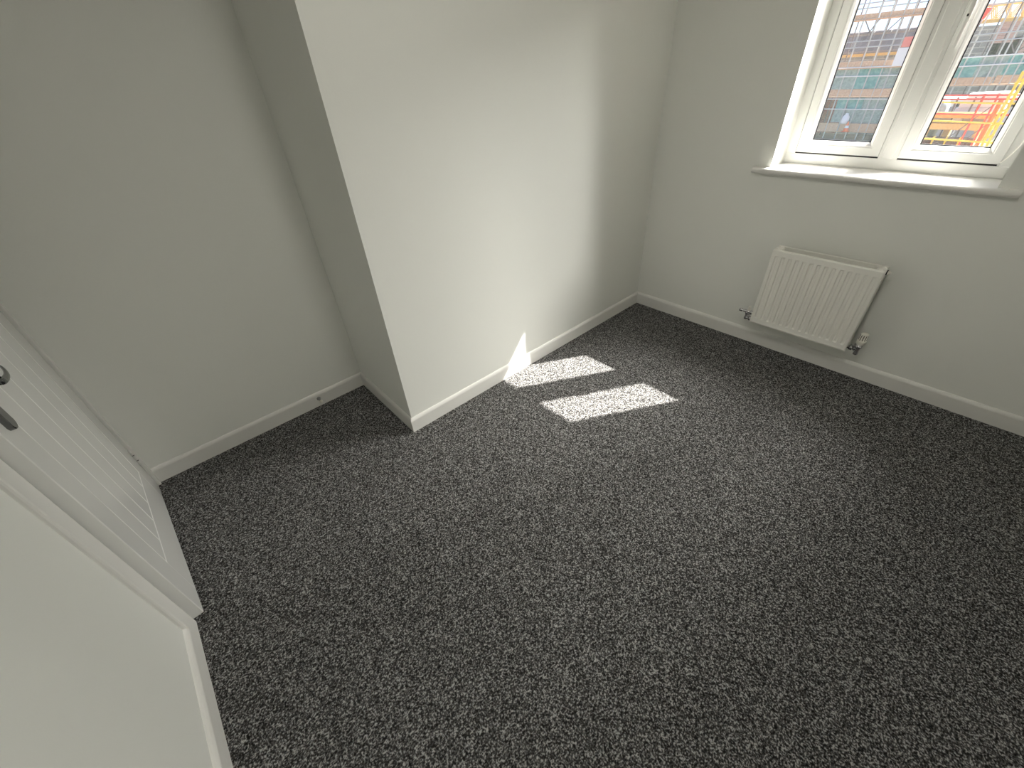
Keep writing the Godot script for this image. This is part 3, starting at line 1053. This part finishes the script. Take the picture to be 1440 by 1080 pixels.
	for x in [-2.24, -1.62, -1.22, -1.02, -0.68, -0.36, -0.1, 0.3, 0.9, 1.6, 2.3]:
		pole(sb, "standard", Vector3(x, -2.7, -30), Vector3(x, 3.9, -30), 0.034, tube_m).position = ao
	for x in [-1.9, -1.42, -0.85, -0.5, 0.1, 0.6, 1.2]:
		pole(sb, "standard", Vector3(x, -2.7, -31.3), Vector3(x, 3.9, -31.3), 0.030, tube_d).position = ao
	for y in [2.64, 0.80, 0.47, 1.62, 1.36]:
		pole(sb, "ledger", Vector3(-2.7, y - 0.01, -29.93), Vector3(2.6, y + 0.08, -29.93), 0.028, white if y < 1.0 else tube_m).position = ao
	for k in 3:
		var xa := -2.6 + k * 1.7
		slab(sb, "toe_board", Vector3(xa, -0.25 + k * 0.03, -30.01), Vector3(xa + 1.64, 0.03 + k * 0.05, -29.975), tan, 0.006).position = ao
		slab(sb, "deck_board", Vector3(-2.7, -0.30, -30.15 - k * 0.27), Vector3(2.6, -0.255, -29.92 - k * 0.27), tan, 0.006).position = ao
	for p in [[-1.1, 1.4, -0.7, 0.8], [-0.3, 1.3, -0.75, 0.85], [0.3, 2.6, 0.9, 1.4]]:
		pole(sb, "brace", Vector3(p[0], p[1], -30.06), Vector3(p[2], p[3], -30.06), 0.024, tube_d).position = ao
	nets = Node3D.new()
	nets.name = "debris_netting"
	sb.add_child(nets, true)
	nets.position = ao
	netting(nets, -2.55, -1.75, 0.03, 0.80, -30.05, teal, 51)
	netting(nets, -1.75, -0.8, 0.03, 0.80, -30.05, grey_net, 52)
	netting(nets, -0.8, 0.5, 0.05, 0.82, -30.05, teal, 53)
	netting(nets, 0.5, 2.4, 0.05, 0.82, -30.05, grey_net, 54)
	var chute := thing("rubble_chute", "red plastic rubble chute hooked on the yellow end pole", "chute", Vector3(-2.42, 2.0, -29.75))
	st = st_new(true)
	lathe(st, Vector3(0, 0.14, 0), Vector3(0.15, 1, 0), [[0, 0.10], [0.40, 0.16], [0.42, 0.17], [0.42, 0.14]], 12)
	mi("hopper", st, plain(Color(0.92, 0.26, 0.20), 0.5), chute)
	st = st_new(true)
	lathe(st, Vector3(-0.03, -0.16, 0), Vector3(0.1, 1, 0), [[0, 0.08], [0.32, 0.12], [0.33, 0.0]], 12)
	mi("tube", st, plain(Color(0.40, 0.20, 0.20), 0.6), chute)

	# ------------------------------------------------ site cabins on the ground between the houses and the loading bay
	for p in [[-2.0, -0.4, 2.0, "grey site cabin with pale window bands below the teal netting"], [0.15, -0.34, 1.7, "white site cabin right of the grey one below the teal netting"]]:
		var cb := thing("site_cabin", p[3], "cabin", Vector3(p[0], -2.7, -24.0))
		var grey := plain(Color(0.56, 0.55, 0.54) if p[0] < 0 else Color(0.72, 0.71, 0.70), 0.6)
		slab(cb, "body", Vector3(0, 0, -1.2), Vector3(p[2], 2.7 + p[1] - 0.12, 0), grey, 0.03)
		slab(cb, "roof", Vector3(-0.05, 2.7 + p[1] - 0.12, -1.25), Vector3(p[2] + 0.05, 2.7 + p[1] + 0.02, 0.05), white, 0.02)
		for k in 5:
			slab(cb, "window", Vector3(0.1 + k * 0.36, 2.05, -0.02), Vector3(0.36 + k * 0.36, 2.18, 0.015), white if k % 2 else dark, 0.004)
			slab(cb, "panel_rib", Vector3(0.06 + k * 0.36, 0.1, -0.02), Vector3(0.09 + k * 0.36, 2.18, 0.02), white, 0.004)

	# ------------------------------------------------ loading bay with red and yellow guard rails
	var lb := thing("loading_bay", "scaffold loading bay with red and yellow guard rails at the foot of the right pane", "scaffold", Vector3(0.0, -2.7, -17.0))
	ao = -lb.position
	for p in [[0.26, red], [0.17, red], [-0.18, red]]:
		pole(lb, "red_rail", Vector3(-1.6, p[0], -16), Vector3(1.25, p[0] - 0.02, -16), 0.024, p[1]).position = ao
	for y in [0.10, -0.35, -0.80, -0.97]:
		pole(lb, "yellow_rail", Vector3(-1.6, y + 0.02, -15.95), Vector3(1.25, y - 0.05, -15.95), 0.024, yellow).position = ao
	for x in [0.12, 0.39]:
		pole(lb, "red_post", Vector3(x, -2.7, -16.04), Vector3(x, 0.28, -16.04), 0.026, red).position = ao
	pole(lb, "gate_post", Vector3(0.50, -2.7, -16.0), Vector3(0.50, 0.14, -16.0), 0.055, plain(Color(0.88, 0.42, 0.16), 0.5)).position = ao
	for x in [0.60, 0.70]:
		pole(lb, "yellow_post", Vector3(x, -2.7, -15.9), Vector3(x + 0.02, 0.75, -15.9), 0.034, yellow).position = ao
	for y in [-0.75, -0.45, -0.15, 0.2, 0.5]:
		pole(lb, "gate_rung", Vector3(0.58, y, -15.86), Vector3(0.74, y + 0.12, -15.86), 0.03, yellow).position = ao
	for x in [-0.17, -0.02, -0.56, -1.55]:
		pole(lb, "standard", Vector3(x, -2.7, -17.65), Vector3(x, 0.10, -17.65), 0.024, tube_d).position = ao
	for p in [[0.10, -0.38, -0.22, -0.82], [0.48, -0.42, 0.18, -0.82], [0.46, 0.10, 0.10, -0.36]]:
		pole(lb, "brace", Vector3(p[0], p[1], -16.1), Vector3(p[2], p[3], -16.1), 0.014, tube_d).position = ao
	for p in [[-0.74, -0.30], [-0.70, 0.14], [-0.77, -0.62]]:
		pole(lb, "white_clamp_bar", Vector3(p[0], p[1] - 0.30, -15.9), Vector3(p[0], p[1], -15.9), 0.022, white).position = ao
	for k in 6:
		slab(lb, "deck_board", Vector3(-1.6, -1.10, -16.3 - k * 0.3), Vector3(1.6, -1.05, -16.02 - k * 0.3), tan, 0.006).position = ao

	# materials stored on the bay
	var sh := thing("sheet_stack", "stack of white boards with a sloping top behind the red rails", "boards", Vector3(0.05, -1.05, -17.9))
	for k in 5:
		st = st_new()
		var y := 0.62 + k * 0.12
		var xa := -0.62 + k * 0.05
		loft(st, PackedVector3Array([Vector3(xa, y, -0.6), Vector3(xa, y, 0.1), Vector3(xa, y + 0.11, 0.1), Vector3(xa, y + 0.11, -0.6)]),
			PackedVector3Array([Vector3(0.50, y + 0.03, -0.6), Vector3(0.50, y + 0.03, 0.1), Vector3(0.50, y + 0.14, 0.1), Vector3(0.50, y + 0.14, -0.6)]))
		mi("board", st, white, sh)
	slab(sh, "bearer", Vector3(-0.6, 0.0, -0.5), Vector3(-0.45, 0.62, 0.05), timber)
	slab(sh, "bearer", Vector3(0.3, 0.0, -0.5), Vector3(0.45, 0.62, 0.05), timber)
	var bag := mi("bulk_bag", _bag_mesh(), textured(Color(0.50, 0.60, 0.60), Color(0.70, 0.77, 0.76), 0.05, 1.0, 37))
	bag.position = Vector3(-1.05, -1.048, -17.93)
	tag(bag, "blue grey bulk bag left of the white boards on the loading bay", "bag")
	for p in [[-0.36, -0.25, "orange timber pile laid under the lower red rail", orange], [-0.66, -0.50, "yellow timber pile above the lowest yellow rail", timber]]:
		var tp := thing("timber_pile", p[2], "timber", Vector3(-0.25, p[0], -16.8))
		for k in 4:
			if p[0] < -0.5 and k < 2:
				slab(tp, "bearer", Vector3(-0.7 + k * 1.2, -0.388, -0.68), Vector3(-0.6 + k * 1.2, 0.0, -0.02), p[3])
			slab(tp, "plank", Vector3(-0.9 + 0.05 * (k % 2), 0.0, -0.18 * k - 0.16), Vector3(0.80 + 0.04 * (k % 3), p[1] - p[0] - 0.02 * (k % 2), -0.18 * k), p[3], 0.006)
	var bp := thing("brick_pack", "strapped pack of dark bricks on the loading bay at the right pane's foot", "bricks", Vector3(-0.35, -1.05, -16.5))
	for k in 9:
		for j in 2:
			slab(bp, "brick", Vector3(-0.62 + k * 0.15, 0.02 + j * 0.105, -0.24), Vector3(-0.48 + k * 0.15, 0.115 + j * 0.105, 0.0), plain(Color(0.34 + 0.03 * ((k * 7 + j * 3) % 4), 0.27, 0.24), 0.85), 0.006)
	for k in 4:
		slab(bp, "strap", Vector3(-0.52 + k * 0.30, 0.0, -0.25), Vector3(-0.48 + k * 0.30, 0.235, 0.008), yellow)
	var gp := thing("block_pack", "pack of grey and white blocks between the two timber piles", "blocks", Vector3(-0.25, -0.50, -16.98))
	for k in 7:
		slab(gp, "block", Vector3(-0.86 + k * 0.24, 0.0, -0.4), Vector3(-0.64 + k * 0.24, 0.14, 0.0), plain(Color(0.62, 0.57, 0.55) if k % 3 else Color(0.80, 0.79, 0.76), 0.85), 0.006)
	var ms := mi("mint_sheet", _sheet_mesh(), plain(Color(0.72, 0.88, 0.80), 0.6))
	ms.position = Vector3(0.94, -1.048, -16.22)
	tag(ms, "pale mint insulation board propped at the right foot of the loading bay", "board")


func _bag_mesh() -> SurfaceTool:
	var st := st_new(true)
	var prev := PackedVector3Array()
	var prof := [[0.0, 0.26], [0.05, 0.34], [0.5, 0.37], [0.9, 0.36], [1.08, 0.28], [1.12, 0.20]]
	for p in prof:
		var cur := PackedVector3Array()
		for i in 16:
			var a := TAU * i / 16.0
			var sq := 1.0 / maxf(absf(cos(a)), absf(sin(a)))
			cur.append(Vector3(cos(a), 0, sin(a)) * p[1] * lerpf(1.0, sq, 0.6) + Vector3.UP * p[0])
		if prev.size():
			loft(st, prev, cur, true)
		prev = cur
	return st


func _sheet_mesh() -> SurfaceTool:
	var st := st_new()
	loft(st, PackedVector3Array([Vector3(-0.3, 0.0, 0.0), Vector3(0.4, 0.0, 0.0), Vector3(0.4, 0.0, 0.06), Vector3(-0.3, 0.0, 0.06)]),
		PackedVector3Array([Vector3(-0.16, 0.32, -0.2), Vector3(0.4, 0.36, -0.2), Vector3(0.4, 0.36, -0.14), Vector3(-0.16, 0.32, -0.14)]))
	return st
